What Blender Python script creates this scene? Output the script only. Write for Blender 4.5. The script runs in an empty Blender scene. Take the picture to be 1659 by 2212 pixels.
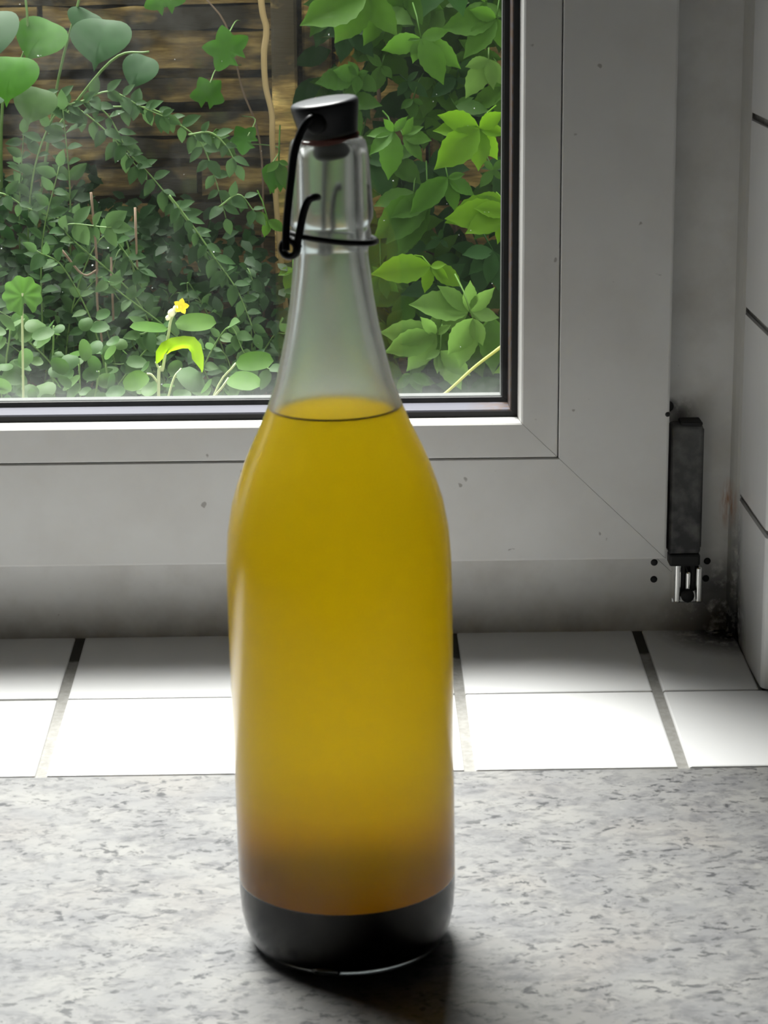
import bpy, bmesh, math, random
from mathutils import Vector, Matrix, Euler
from math import sin, cos, pi, radians, sqrt, atan2

sc = bpy.context.scene
COL = sc.collection

# ------------------------------------------------------------------ camera
cam_d = bpy.data.cameras.new('camera')
cam = bpy.data.objects.new('camera', cam_d); COL.objects.link(cam)
cam_d.sensor_fit = 'VERTICAL'; cam_d.sensor_height = 24.0
cam_d.lens = 24.0 * 5000.0 / 2212.0
cam_d.dof.use_dof = True; cam_d.dof.focus_distance = 1.6; cam_d.dof.aperture_fstop = 34.0
cam_d.clip_start = 0.02; cam_d.clip_end = 50
PITCH, YAW, ROLL = radians(14.5), radians(1.0), radians(0.45)
fw = Vector((sin(YAW)*cos(PITCH), cos(YAW)*cos(PITCH), -sin(PITCH)))
r0 = Vector((cos(YAW), -sin(YAW), 0)); u0 = r0.cross(fw)
rt = r0*cos(ROLL) - u0*sin(ROLL); up = u0*cos(ROLL) + r0*sin(ROLL)
cam.matrix_world = Matrix(((rt.x, up.x, -fw.x, 0.0023), (rt.y, up.y, -fw.y, -0.8259),
                           (rt.z, up.z, -fw.z, 0.3836), (0, 0, 0, 1)))
sc.camera = cam

# ------------------------------------------------------------------ sky, veiled sun, exposure
world = bpy.data.worlds.new('overcast_sky'); sc.world = world; world.use_nodes = True
bg = world.node_tree.nodes['Background']
bg.inputs['Color'].default_value = (0.90, 0.97, 1.0, 1); bg.inputs['Strength'].default_value = 1.0
sun_d = bpy.data.lights.new('veiled_sun', 'SUN'); sun = bpy.data.objects.new('veiled_sun', sun_d); COL.objects.link(sun)
sun_d.energy = 22.5; sun_d.angle = radians(34); sun_d.color = (1.0, 0.98, 0.95)
sun.rotation_euler = Vector((0.21, -cos(radians(65)), -sin(radians(65)))).to_track_quat('-Z', 'Y').to_euler()
sun.location = (0, 3, 4)
sc.view_settings.view_transform = 'Standard'; sc.view_settings.look = 'None'
sc.view_settings.exposure = 0.0; sc.view_settings.gamma = 1.0; sc.view_settings.use_curve_mapping = False

rnd = random.Random(7)

# ------------------------------------------------------------------ helpers
def link(o, parent=None):
    COL.objects.link(o)
    if parent is not None: o.parent = parent
    return o

def empty(name, loc=(0, 0, 0), rot=(0, 0, 0), parent=None):
    o = bpy.data.objects.new(name, None); o.location = loc; o.rotation_euler = rot
    o.empty_display_size = 0.02
    return link(o, parent)

def tag(o, label=None, cat=None, group=None, kind=None):
    if label: o['label'] = label
    if cat: o['category'] = cat
    if group: o['group'] = group
    if kind: o['kind'] = kind
    return o

def mesh_obj(name, verts, faces, mat, parent=None, smooth=False):
    me = bpy.data.meshes.new(name); me.from_pydata([tuple(v) for v in verts], [], faces); me.update()
    if mat: me.materials.append(mat)
    if smooth:
        me.polygons.foreach_set('use_smooth', [True]*len(me.polygons))
    return link(bpy.data.objects.new(name, me), parent)

def bm_obj(name, bm, mat, parent=None, smooth=False):
    bmesh.ops.recalc_face_normals(bm, faces=bm.faces)
    me = bpy.data.meshes.new(name); bm.to_mesh(me); bm.free()
    if mat: me.materials.append(mat)
    if smooth: me.polygons.foreach_set('use_smooth', [True]*len(me.polygons))
    return link(bpy.data.objects.new(name, me), parent)

def bm_box(bm, lo, hi, bevel=0.0, seg=2):
    g = bmesh.ops.create_cube(bm, size=1.0)
    vs = g['verts']
    for v in vs:
        v.co = Vector([(lo[i]+hi[i])/2 + v.co[i]*(hi[i]-lo[i]) for i in range(3)])
    if bevel > 0:
        es = list({e for v in vs for e in v.link_edges})
        bmesh.ops.bevel(bm, geom=es, offset=bevel, segments=seg, affect='EDGES', profile=0.5)

def box(name, lo, hi, mat, parent=None, bevel=0.0, seg=2):
    bm = bmesh.new(); bm_box(bm, lo, hi, bevel, seg)
    return bm_obj(name, bm, mat, parent)

def lathe(name, prof, mat, parent=None, n=96, closed=False):
    """revolve (r,z) points about z; r==0 ends are poles; closed joins the last point to the first"""
    verts, faces, rings = [], [], []
    for r, z in prof:
        if r <= 1e-9:
            rings.append([len(verts)]); verts.append((0, 0, z))
        else:
            i0 = len(verts)
            for k in range(n):
                a = 2*pi*k/n; verts.append((r*cos(a), r*sin(a), z))
            rings.append(list(range(i0, i0+n)))
    pairs = list(zip(rings, rings[1:]))
    if closed: pairs.append((rings[-1], rings[0]))
    for A, B in pairs:
        for k in range(n):
            k2 = (k+1) % n
            if len(A) == 1 and len(B) == 1: continue
            if len(A) == 1: faces.append((A[0], B[k2], B[k]))
            elif len(B) == 1: faces.append((A[k], A[k2], B[0]))
            else: faces.append((A[k], A[k2], B[k2], B[k]))
    return mesh_obj(name, verts, faces, mat, parent, smooth=True)

def spline(pts, sub=8):
    P = [Vector(p) for p in pts]
    if len(P) < 3: sub = 1
    out = []
    for i in range(len(P)-1):
        p0 = P[i-1] if i else P[0]*2-P[1]
        p1, p2 = P[i], P[i+1]
        p3 = P[i+2] if i+2 < len(P) else P[-1]*2-P[-2]
        for k in range(sub):
            t = k/sub
            out.append(0.5*((2*p1)+(p2-p0)*t+(2*p0-5*p1+4*p2-p3)*t*t+(3*p1-p0-3*p2+p3)*t**3))
    out.append(P[-1]); return out

def tube_geo(pts, rad, n=8, taper=1.0):
    P = pts; verts, faces = [], []
    ref = Vector((0.31, 0.17, 0.93)); prev = None
    for i, p in enumerate(P):
        t = (P[min(i+1, len(P)-1)]-P[max(i-1, 0)]).normalized()
        a = (prev - t*prev.dot(t)) if prev is not None else (ref - t*ref.dot(t))
        a.normalize(); prev = a; b = t.cross(a)
        r = rad*(1+(taper-1)*i/max(1, len(P)-1))
        for k in range(n):
            w = 2*pi*k/n; verts.append(p+a*(r*cos(w))+b*(r*sin(w)))
    for i in range(len(P)-1):
        for k in range(n):
            k2 = (k+1) % n
            faces.append((i*n+k, i*n+k2, (i+1)*n+k2, (i+1)*n+k))
    faces.append(tuple(range(n-1, -1, -1))); m = (len(P)-1)*n
    faces.append(tuple(range(m, m+n)))
    return verts, faces

def tube(name, pts, rad, mat, parent=None, n=10, sub=8, taper=1.0):
    v, f = tube_geo(spline(pts, sub), rad, n, taper)
    return mesh_obj(name, v, f, mat, parent, smooth=True)

# ------------------------------------------------------------------ node helpers
class N:
    def __init__(self, name):
        self.m = bpy.data.materials.new(name); self.m.use_nodes = True
        self.t = self.m.node_tree; self.t.nodes.clear()
        self.out = self.t.nodes.new('ShaderNodeOutputMaterial')
    def new(self, typ, **kw):
        n = self.t.nodes.new(typ)
        for k, v in kw.items():
            if hasattr(n, k) and k not in n.inputs: setattr(n, k, v)
            else: self.set(n, k, v)
        return n
    def set(self, n, k, v):
        s = n.inputs[k]
        if isinstance(v, bpy.types.NodeSocket): self.t.links.new(v, s)
        elif hasattr(s.default_value, '__len__') and isinstance(v, (tuple, list)) and len(s.default_value) == 4 and len(v) == 3:
            s.default_value = (*v, 1)
        else: s.default_value = v
    def pos(self): return self.new('ShaderNodeNewGeometry').outputs['Position']
    def objco(self): return self.new('ShaderNodeTexCoord').outputs['Object']
    def noise(self, vec, scale, detail=4, rough=0.55, dist=0.0):
        n = self.new('ShaderNodeTexNoise'); self.set(n, 'Vector', vec); self.set(n, 'Scale', scale)
        self.set(n, 'Detail', detail); self.set(n, 'Roughness', rough); self.set(n, 'Distortion', dist)
        return n.outputs['Fac']
    def ramp(self, fac, stops, interp='LINEAR'):
        n = self.new('ShaderNodeValToRGB'); self.set(n, 'Fac', fac)
        cr = n.color_ramp; cr.interpolation = interp
        while len(cr.elements) < len(stops): cr.elements.new(0.5)
        for e, (p, c) in zip(cr.elements, stops):
            e.position = p; e.color = (c, c, c, 1) if not hasattr(c, '__len__') else (*c, 1)
        return n.outputs['Color']
    def math(self, op, a, b=0.0, clamp=False):
        n = self.new('ShaderNodeMath'); n.operation = op; n.use_clamp = clamp
        self.set_i(n, 0, a); self.set_i(n, 1, b); return n.outputs[0]
    def set_i(self, n, i, v):
        if isinstance(v, bpy.types.NodeSocket): self.t.links.new(v, n.inputs[i])
        else: n.inputs[i].default_value = v
    def mix(self, fac, a, b, mode='MIX'):
        n = self.new('ShaderNodeMix'); n.data_type = 'RGBA'; n.blend_type = mode
        for i, v in ((0, fac), (6, a), (7, b)):
            if isinstance(v, bpy.types.NodeSocket): self.t.links.new(v, n.inputs[i])
            else: n.inputs[i].default_value = (*v, 1) if hasattr(v, '__len__') else v
        return n.outputs[2]
    def mapping(self, vec, rot=(0, 0, 0), scale=(1, 1, 1), loc=(0, 0, 0)):
        n = self.new('ShaderNodeMapping'); self.t.links.new(vec, n.inputs['Vector'])
        n.inputs['Rotation'].default_value = rot; n.inputs['Scale'].default_value = scale
        n.inputs['Location'].default_value = loc; return n.outputs[0]
    def sep(self, vec):
        n = self.new('ShaderNodeSeparateXYZ'); self.t.links.new(vec, n.inputs[0]); return n.outputs
    def rng(self, v, a, b, c=0.0, d=1.0):
        n = self.new('ShaderNodeMapRange'); n.clamp = True
        self.set_i(n, 0, v)
        for i, x in enumerate((a, b, c, d)): n.inputs[i+1].default_value = x
        return n.outputs[0]
    def near(self, p, c, r0, r1, scale=(1, 1, 1)):
        """1 at a stain's middle c, fading between r0 and r1 (metres, stretched by scale)"""
        s = self.new('ShaderNodeVectorMath', operation='SUBTRACT'); self.t.links.new(p, s.inputs[0]); s.inputs[1].default_value = c
        m = self.new('ShaderNodeVectorMath', operation='MULTIPLY'); self.t.links.new(s.outputs[0], m.inputs[0]); m.inputs[1].default_value = scale
        l = self.new('ShaderNodeVectorMath', operation='LENGTH'); self.t.links.new(m.outputs[0], l.inputs[0])
        return self.rng(l.outputs['Value'], r0, r1, 1.0, 0.0)
    def bsdf(self, **kw):
        n = self.new('ShaderNodeBsdfPrincipled')
        for k, v in kw.items(): self.set(n, k.replace('_', ' '), v)
        return n
    def bump(self, h, strength=0.3, dist=0.001):
        n = self.new('ShaderNodeBump'); self.set(n, 'Height', h); self.set(n, 'Strength', strength); self.set(n, 'Distance', dist)
        return n.outputs[0]
    def mixsh(self, fac, a, b):
        n = self.new('ShaderNodeMixShader'); self.set_i(n, 0, fac)
        self.t.links.new(a.outputs[0] if hasattr(a, 'outputs') else a, n.inputs[1])
        self.t.links.new(b.outputs[0] if hasattr(b, 'outputs') else b, n.inputs[2]); return n
    def done(self, sh):
        self.t.links.new(sh.outputs[0] if hasattr(sh, 'outputs') else sh, self.out.inputs['Surface']); return self.m

def plain(name, col, rough=0.5, metal=0.0, spec=0.5):
    n = N(name)
    return n.done(n.bsdf(Base_Color=col, Roughness=rough, Metallic=metal, Specular_IOR_Level=spec))

# ------------------------------------------------------------------ materials
def mould(n, base):
    """the black mould and the rust mark in the lower right corner of the window reveal"""
    p = n.pos(); ns = n.noise(p, 160, 5, 0.65)
    spots = [((0.204, 0.350, 0.014), 0.008, 0.038, (1, 1, 1), 1.0), ((0.200, 0.352, 0.036), 0.002, 0.020, (1, 1, 1), .55),
             ((0.178, 0.354, 0.130), 0.001, 0.010, (1, 1, 1), .75), ((0.172, 0.354, 0.134), 0.001, 0.005, (1, 1, 1), .9),
             ((0.208, 0.345, 0.055), 0.001, 0.014, (1.4, 1, .35), .55)]
    c = base
    for ctr, a, b, s, amt in spots:
        f = n.near(p, ctr, a, b, s)
        f = n.math('MULTIPLY', n.math('MULTIPLY', f, n.rng(ns, 0.26, 0.50), True), amt)
        c = n.mix(f, c, (0.018, 0.016, 0.018))
    f = n.math('MULTIPLY', n.near(p, (0.2045, 0.354, 0.081), 0.002, 0.014, (2.6, 1, .9)), n.rng(n.noise(n.mapping(p, scale=(3, 1, .5)), 220, 3), .35, .6))
    c = n.mix(n.math('MULTIPLY', f, .9), c, (0.40, 0.17, 0.06))
    # browner low on the frame, mottled by noise
    g = n.math('MULTIPLY', n.rng(n.sep(p)[2], 0.012, 0.034, 1, 0), n.rng(n.noise(p, 60, 4), .3, .7, .25, 1))
    g = n.math('MULTIPLY', g, n.rng(n.sep(p)[1], .3530, .3535))
    return n.mix(n.math('MULTIPLY', g, .55), c, (0.24, 0.19, 0.14))

def m_pvc(name, dirty=False):
    n = N(name); p = n.pos()
    b = n.mix(n.rng(n.noise(p, 22, 4), .42, .75), (0.79, 0.785, 0.77), (0.72, 0.705, 0.68))
    sp = n.rng(n.noise(p, 150, 2, .4), .755, .785)
    b = n.mix(n.math('MULTIPLY', sp, .55), b, (0.16, 0.13, 0.11))
    if dirty:
        b = n.mix(n.rng(n.noise(p, 40, 5), .45, .8, 0, .35), b, (0.40, 0.36, 0.30))
        b = mould(n, b)
    return n.done(n.bsdf(Base_Color=b, Roughness=0.42, Normal=n.bump(n.noise(p, 900, 2), .04, .0003)))
PVC = m_pvc('white_plastic'); PVC_DIRTY = m_pvc('white_plastic_grimy', True)

def m_tile(name, stained=False):
    n = N(name); p = n.pos()
    b = n.mix(n.rng(n.noise(p, 9, 2), .35, .7), (0.84, 0.84, 0.85), (0.80, 0.80, 0.80))
    if stained: b = mould(n, b)
    return n.done(n.bsdf(Base_Color=b, Roughness=0.16, Normal=n.bump(n.noise(p, 35, 2), .06, .002)))
TILE = m_tile('white_glazed_tile'); TILE_STAINED = m_tile('white_glazed_tile_stained', True)

def m_grout():
    n = N('grout'); p = n.pos(); y = n.sep(p)[1]
    b = n.mix(n.rng(n.noise(p, 300, 4), .35, .65), (0.225, 0.218, 0.202), (0.285, 0.278, 0.262))
    st = n.rng(n.math('ADD', y, n.math('MULTIPLY', n.noise(p, 90, 2), .010)), .3265, .3285)   # much darker beside the frame
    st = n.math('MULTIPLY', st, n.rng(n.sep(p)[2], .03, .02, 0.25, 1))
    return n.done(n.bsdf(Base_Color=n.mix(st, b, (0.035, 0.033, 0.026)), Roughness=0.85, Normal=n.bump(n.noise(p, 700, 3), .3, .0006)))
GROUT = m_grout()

def m_wall(name, col):
    n = N(name); p = n.pos()
    return n.done(n.bsdf(Base_Color=n.mix(n.noise(p, 6, 4), col, tuple(c*.9 for c in col)), Roughness=0.9,
                         Normal=n.bump(n.noise(p, 250, 3), .15, .001)))
PLASTER = m_wall('plaster', (0.14, 0.136, 0.13)); RENDER = m_wall('outside_render', (0.55, 0.53, 0.50))

def m_counter():
    n = N('speckled_grey_stone'); p = n.pos()
    q = n.mapping(p, rot=(0, 0, radians(-47)), scale=(1, 1.45, 1))
    wrp = n.new('ShaderNodeVectorMath', operation='ADD')
    nz = n.new('ShaderNodeTexNoise'); n.set(nz, 'Vector', q); n.set(nz, 'Scale', 60.0)
    mu = n.new('ShaderNodeVectorMath', operation='SCALE'); n.t.links.new(nz.outputs['Color'], mu.inputs[0]); mu.inputs['Scale'].default_value = .012
    n.t.links.new(q, wrp.inputs[0]); n.t.links.new(mu.outputs[0], wrp.inputs[1]); w = wrp.outputs[0]
    cloud = n.noise(q, 24, 3, .5)
    base = n.mix(n.rng(cloud, .35, .65), (0.224, 0.221, 0.213), (0.171, 0.171, 0.175))
    base = n.mix(n.rng(n.noise(p, 15, 2), .52, .72, 0, .5), base, (0.199, 0.183, 0.169))
    base = n.mix(n.rng(n.noise(w, 90, 5, .66), .47, .66, 0, .72), base, (0.091, 0.091, 0.099))
    fl = n.math('MULTIPLY', n.rng(n.noise(w, 170, 4, .62), .535, .62), n.rng(n.noise(q, 34, 2), .36, .60, .12, 1))
    base = n.mix(n.math('MULTIPLY', fl, .9), base, (0.028, 0.029, 0.033))
    base = n.mix(n.rng(n.noise(w, 150, 2), .60, .75, 0, .5), base, (0.269, 0.266, 0.252))
    return n.done(n.bsdf(Base_Color=base, Roughness=0.48, Specular_IOR_Level=.35, Normal=n.bump(n.noise(p, 1200, 2), .05, .0003)))
COUNTER = m_counter()

def m_pane(name, haze):
    n = N(name); p = n.pos()
    tr = n.new('ShaderNodeBsdfTransparent', Color=(0.985, 0.992, 0.988)); gl = n.new('ShaderNodeBsdfGlossy', Roughness=0.0)
    fr = n.new('ShaderNodeFresnel')                                     # the same reflectance entering and leaving the thin sheet
    n.set(fr, 'IOR', n.rng(n.new('ShaderNodeNewGeometry').outputs['Backfacing'], 0, 1, 1.45, 1/1.45))
    s = n.mixsh(n.math('MULTIPLY', fr.outputs[0], .9), tr, gl)
    if haze:
        z = n.sep(p)
        low = n.rng(z[2], 0.137, 0.166, 1, 0)                       # dust washed down to the lower edge
        low = n.math('MULTIPLY', n.math('POWER', low, 2.2), .07)
        left_haze = n.math('MULTIPLY', n.rng(n.noise(n.mapping(p, scale=(1, 1, .8)), 26, 5, .6, .4), .44, .74), n.rng(z[0], -.02, -.16, .10, 1))  # whitish cloudy patches, stronger towards the left
        left_haze = n.math('MULTIPLY', left_haze, .035)
        spl = n.math('MULTIPLY', n.rng(n.noise(p, 430, 2, .3), .80, .83), .4)
        f = n.math('ADD', n.math('ADD', low, left_haze), n.math('ADD', spl, .003), True)
        f = n.math('MULTIPLY', f, n.rng(n.noise(p, 240, 3), .2, .7, .7, 1.15))
        d = n.new('ShaderNodeBsdfTranslucent', Color=(0.80, 0.84, 0.82)); d2 = n.new('ShaderNodeBsdfDiffuse', Color=(0.8, .84, .82))
        s = n.mixsh(f, s, n.mixsh(0.35, d, d2))
    return n.done(s)
PANE = m_pane('clear_pane', False); PANE_DUSTY = m_pane('dusty_pane', True)
RUBBER = plain('black_rubber', (0.012, 0.012, 0.013), 0.6)
def m_spacer():
    n = N('grey_spacer'); p = n.pos()
    d = n.math('MULTIPLY', n.rng(n.sep(p)[0], .065, .09), n.rng(n.noise(p, 260, 4), .35, .55))
    b = n.mix(d, (0.075, 0.075, 0.098), (0.08, 0.046, 0.028))
    return n.done(n.bsdf(Base_Color=b, Roughness=.45))
SPACER = m_spacer(); LIPGREY = plain('weathered_grey_lip', (0.05, 0.053, 0.05), .7)
def m_hinge():
    n = N('worn_dark_plastic'); p = n.pos()
    b = n.mix(n.rng(n.noise(p, 120, 5), .42, .68), (0.035, 0.035, 0.037), (0.13, 0.13, 0.125))
    b = n.mix(n.rng(n.sep(p)[2], .07, .115, 0, .45), b, (0.12, 0.12, 0.115))
    return n.done(n.bsdf(Base_Color=b, Roughness=.5))
HINGE = m_hinge(); BLACK = plain('black_plastic', (0.008, 0.008, 0.008), .6)
CHROME = plain('bright_metal', (0.80, 0.80, 0.78), .22, 1.0)
SILICONE = N('aged_silicone'); _b = mould(SILICONE, SILICONE.mix(0, (0.55, 0.54, 0.51), (0, 0, 0))); SILICONE = SILICONE.done(SILICONE.bsdf(Base_Color=_b, Roughness=.6))

# bottle
def m_glass():
    n = N('misted_glass')
    ro = n.rng(n.sep(n.objco())[2], 0.215, 0.275, 0.19, 0.155)           # misted below the collar, clearer at the mouth
    g = n.bsdf(Base_Color=(0.93, 0.96, 0.94), Roughness=ro, IOR=1.48, Transmission_Weight=1.0)
    z = n.sep(n.objco())[2]
    hz = n.rng(z, 0.262, 0.280, 0.055, 0.032)                           # breath-like mist is thinner above the collar
    hz = n.math('MULTIPLY', hz, n.rng(z, 0.040, 0.024, 1, .06))
    t = n.new('ShaderNodeBsdfTranslucent', Color=(0.85, 0.87, 0.83)); d = n.new('ShaderNodeBsdfDiffuse', Color=(0.75, .77, .74))
    return n.done(n.mixsh(hz, g, n.mixsh(.25, t, d)))
GLASS = m_glass()
def m_liquid():
    n = N('cloudy_amber_liquid'); z = n.sep(n.objco())[2]
    col = n.ramp(n.rng(z, 0.027, 0.215), [(0.0, (0.72, 0.36, 0.010)), (0.09, (0.82, 0.54, 0.016)), (0.20, (0.99, 0.785, 0.05)), (0.6, (0.99, 0.785, 0.06)), (1.0, (0.97, 0.80, 0.11))])
    t = n.new('ShaderNodeBsdfTranslucent', Color=col); d = n.new('ShaderNodeBsdfDiffuse', Color=n.mix(.5, col, (.2, .12, .01)))
    g = n.new('ShaderNodeBsdfRefraction', Color=col, Roughness=.45, IOR=1.2)
    return n.done(n.mixsh(.04, n.mixsh(.27, t, g), d))
LIQUID = m_liquid()
SEDIMENT = plain('dark_sediment', (0.004, 0.0033, 0.0026), .7, 0, 0.0)
MENISCUS = plain('dark_amber_rim', (0.20, 0.12, 0.012), .4)
def m_stopper():
    n = N('grey_stopper'); p = n.objco()
    return n.done(n.bsdf(Base_Color=n.mix(n.noise(p, 300, 3), (0.040, 0.042, 0.047), (0.058, .060, .066)), Roughness=.36, Specular_IOR_Level=.7))
STOPPER = m_stopper()
WASHER = plain('red_rubber_washer', (0.14, 0.016, 0.007), .6)
WIRE = plain('dark_steel_wire', (0.03, 0.03, 0.032), .38, 0.85)

# plants and fence
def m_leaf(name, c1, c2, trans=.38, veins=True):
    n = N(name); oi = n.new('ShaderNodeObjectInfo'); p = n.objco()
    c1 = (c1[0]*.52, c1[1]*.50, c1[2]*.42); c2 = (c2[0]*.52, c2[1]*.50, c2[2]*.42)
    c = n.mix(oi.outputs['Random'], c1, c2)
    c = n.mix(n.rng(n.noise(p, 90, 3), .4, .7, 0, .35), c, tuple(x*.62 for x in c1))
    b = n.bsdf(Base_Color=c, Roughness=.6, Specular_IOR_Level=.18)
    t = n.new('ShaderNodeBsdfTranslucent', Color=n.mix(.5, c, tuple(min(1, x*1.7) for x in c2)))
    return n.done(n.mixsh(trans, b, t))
LEAF = {
    'y': m_leaf('young_creeper_leaf', (0.19, 0.46, 0.012), (0.21, 0.47, 0.016), .45),
    'm': m_leaf('creeper_leaf', (0.10, 0.30, 0.025), (0.14, 0.36, 0.035), .42),
    'g': m_leaf('creeper_leaf_deep', (0.07, 0.22, 0.02), (0.11, 0.29, 0.03), .4),
    's': m_leaf('creeper_leaf_small', (0.10, 0.29, 0.04), (0.13, 0.32, 0.05), .4),
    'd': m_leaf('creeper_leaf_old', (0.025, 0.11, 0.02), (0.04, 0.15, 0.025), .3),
    'p': m_leaf('creeper_leaf_hazed', (0.19, 0.40, 0.085), (0.22, 0.44, 0.10), .45),  # greyish cast of the haze mixed into the leaf colour
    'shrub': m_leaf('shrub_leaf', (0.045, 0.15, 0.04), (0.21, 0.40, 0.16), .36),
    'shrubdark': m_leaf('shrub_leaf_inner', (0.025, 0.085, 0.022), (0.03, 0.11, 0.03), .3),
    'heart': m_leaf('heart_leaf', (0.030, 0.135, 0.032), (0.038, 0.155, 0.038), .3),
    'ivy': m_leaf('ivy_leaf', (0.08, 0.36, 0.012), (0.11, 0.40, 0.02), .45),
    'round': m_leaf('round_leaf', (0.07, 0.20, 0.05), (0.15, 0.30, 0.10), .38),
    'lobed': m_leaf('lobed_leaf', (0.16, 0.42, 0.07), (0.17, 0.42, 0.08), .4),
    'weed': m_leaf('weed_leaf', (0.075, 0.28, 0.02), (0.16, 0.38, 0.035), .42),
    'lime': m_leaf('lime_leaf', (0.36, 0.66, 0.015), (0.38, 0.68, 0.02), .5),
    'dead': m_leaf('withered_leaf', (0.38, 0.26, 0.03), (0.40, 0.27, 0.04), .3),
}
STEM = plain('green_stem', (0.13, 0.24, 0.06), .6); DRYSTEM = plain('dry_stem', (0.22, 0.15, 0.10), .8)
PALESTEM = plain('pale_stem', (0.42, 0.50, 0.25), .6); VINE = plain('pale_vine_bark', (0.50, 0.36, 0.17), .85)
YELSTEM = plain('yellow_stem', (0.45, 0.48, 0.10), .6)
PETAL = plain('yellow_petal', (0.95, 0.78, 0.01), .5); BUDW = plain('white_bud', (0.95, 0.93, 0.65), .5)
def m_wood(nm='weathered_boards', k=1.0):
    n = N(nm); p = n.objco(); oi = n.new('ShaderNodeObjectInfo')
    off = n.new('ShaderNodeVectorMath', operation='ADD'); n.t.links.new(p, off.inputs[0])
    cb = n.new('ShaderNodeCombineXYZ'); n.t.links.new(n.math('MULTIPLY', oi.outputs['Random'], 9.0), cb.inputs[0]); n.t.links.new(cb.outputs[0], off.inputs[1])
    q = n.mapping(off.outputs[0], scale=(1, 4, 7))
    b = n.ramp(n.noise(q, 14, 6, .6), [(.30, (0.035, 0.024, 0.010)), (.5, (0.19, 0.12, 0.04)), (.70, (0.46, 0.32, 0.12))])
    b = n.mix(n.rng(n.noise(n.mapping(off.outputs[0], scale=(1, 1, 1.8)), 9, 4), .45, .58), b, (0.028, 0.021, 0.012))
    b = n.mix(n.rng(n.noise(off.outputs[0], 20, 3), .6, .75, 0, .5), b, (0.10, 0.12, 0.03))
    b = n.mix(1.0, b, (k, k*1.02, k*.95), 'MULTIPLY')
    return n.done(n.bsdf(Base_Color=b, Roughness=.85, Normal=n.bump(n.noise(q, 40, 4), .5, .003)))
WOOD = m_wood(); WOOD_POST = m_wood('weathered_posts', 3.0)
def m_soil():
    n = N('soil'); p = n.pos()
    return n.done(n.bsdf(Base_Color=n.mix(n.noise(p, 30, 5), (0.03, 0.022, 0.015), (0.09, 0.065, 0.04)), Roughness=.95, Normal=n.bump(n.noise(p, 80, 4), .8, .01)))
SOIL = m_soil()

# ------------------------------------------------------------------ room shell
XL, XR, YB, ZF, ZC = -1.5, 1.2, -2.2, -0.90, 1.60
YW0, YW1 = 0.272, 0.470                 # inside and outside face of the window wall
OX0, OX1, OZ1 = -0.76, 0.2155, 1.46     # opening (tiles line its right side)
def struct(o, label=None): return tag(o, label, kind='structure')
struct(box('floor', (XL-.1, YB-.1, ZF-.08), (XR+.1, YW1, ZF), PLASTER))
struct(box('ceiling', (XL-.1, YB-.1, ZC), (XR+.1, YW1, ZC+.08), PLASTER))
struct(box('wall_back', (XL-.1, YB-.1, ZF), (XR+.1, YB, ZC), PLASTER))
struct(box('wall_left', (XL-.1, YB, ZF), (XL, YW0, ZC), PLASTER))
struct(box('wall_right', (XR, YB, ZF), (XR+.1, YW0, ZC), PLASTER))
bm = bmesh.new()
bm_box(bm, (XL-.1, YW0, ZF), (XR+.1, YW1, -0.030)); bm_box(bm, (XL-.1, YW0, OZ1), (XR+.1, YW1, ZC))
bm_box(bm, (XL-.1, YW0, -0.030), (OX0, YW1, OZ1)); bm_box(bm, (OX1, YW0, -0.030), (XR+.1, YW1, OZ1))
wf = struct(bm_obj('wall_front', bm, RENDER), 'rendered window wall around the opening')

# tiles on the wall face to the right of the reveal
T, G, TH = 0.0952, 0.0040, 0.0065       # tile, joint, thickness
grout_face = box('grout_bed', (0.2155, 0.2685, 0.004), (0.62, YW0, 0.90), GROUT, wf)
tm = None
for i in range(4):
    for j in range(9):
        o = box('tile', (0, 0, 0), (T, TH, T), TILE, wf, .0012, 2) if tm is None else link(bpy.data.objects.new('tile', tm), wf)
        tm = o.data; o.location = (0.2180+i*(T+G), 0.2672, 0.0075+j*(T+G))

# tiled reveal on the right side of the window
rev = struct(empty('wall_reveal', (0.2125, 0.272, 0.006)), 'white tiled side of the window recess')
def rbox(name, lo, hi, mat, bevel=0.0, seg=2):
    o = box(name, [lo[k]-(0.2125, .272, .006)[k] for k in range(3)], [hi[k]-(0.2125, .272, .006)[k] for k in range(3)], mat, rev, bevel, seg); return o
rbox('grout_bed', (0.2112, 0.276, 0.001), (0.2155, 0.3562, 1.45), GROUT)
for j in range(15):
    z0 = 0.0070 if j == 0 else 0.0883+(j-1)*0.0986
    z1 = 0.0843 if j == 0 else z0+0.0946
    bm = bmesh.new()                     # bullnose tile: the edge towards the room is rounded over
    prof = [(0.2155, 0.3545), (0.2095, 0.3545), (0.2092, 0.3535)]
    R = 0.0058
    for k in range(7):
        a = pi/2*k/6
        prof.append((0.2092+R-R*cos(a), 0.2665+R-R*sin(a)))
    prof += [(0.2175, 0.2665), (0.2175, 0.272), (0.2155, 0.272)]
    lo_v = [bm.verts.new((x-.2125, y-.272, z0-.006)) for x, y in prof]; hi_v = [bm.verts.new((x-.2125, y-.272, z1-.006)) for x, y in prof]
    m = len(prof)
    for k in range(m): bm.faces.new((lo_v[k], lo_v[(k+1) % m], hi_v[(k+1) % m], hi_v[k]))
    bm.faces.new(lo_v[::-1]); bm.faces.new(hi_v)
    bm_obj('tile', bm, TILE_STAINED, rev)
# old sealant strip in the corner between frame and reveal
sv, sf = [], []
arc = [(0.2095, 0.3538), (0.2050, 0.3538), (0.2062, 0.3505), (0.2078, 0.3480), (0.2095, 0.3470)]
for z in (0.0105, 1.44):
    for x, y in arc: sv.append((x, y, z))
for k in range(5): sf.append((k, (k+1) % 5, 5+(k+1) % 5, 5+k))
sf += [(4, 3, 2, 1, 0), (5, 6, 7, 8, 9)]
struct(mesh_obj('trim_1', sv, sf, SILICONE), 'grubby sealant strip between window frame and tiles')

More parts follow.
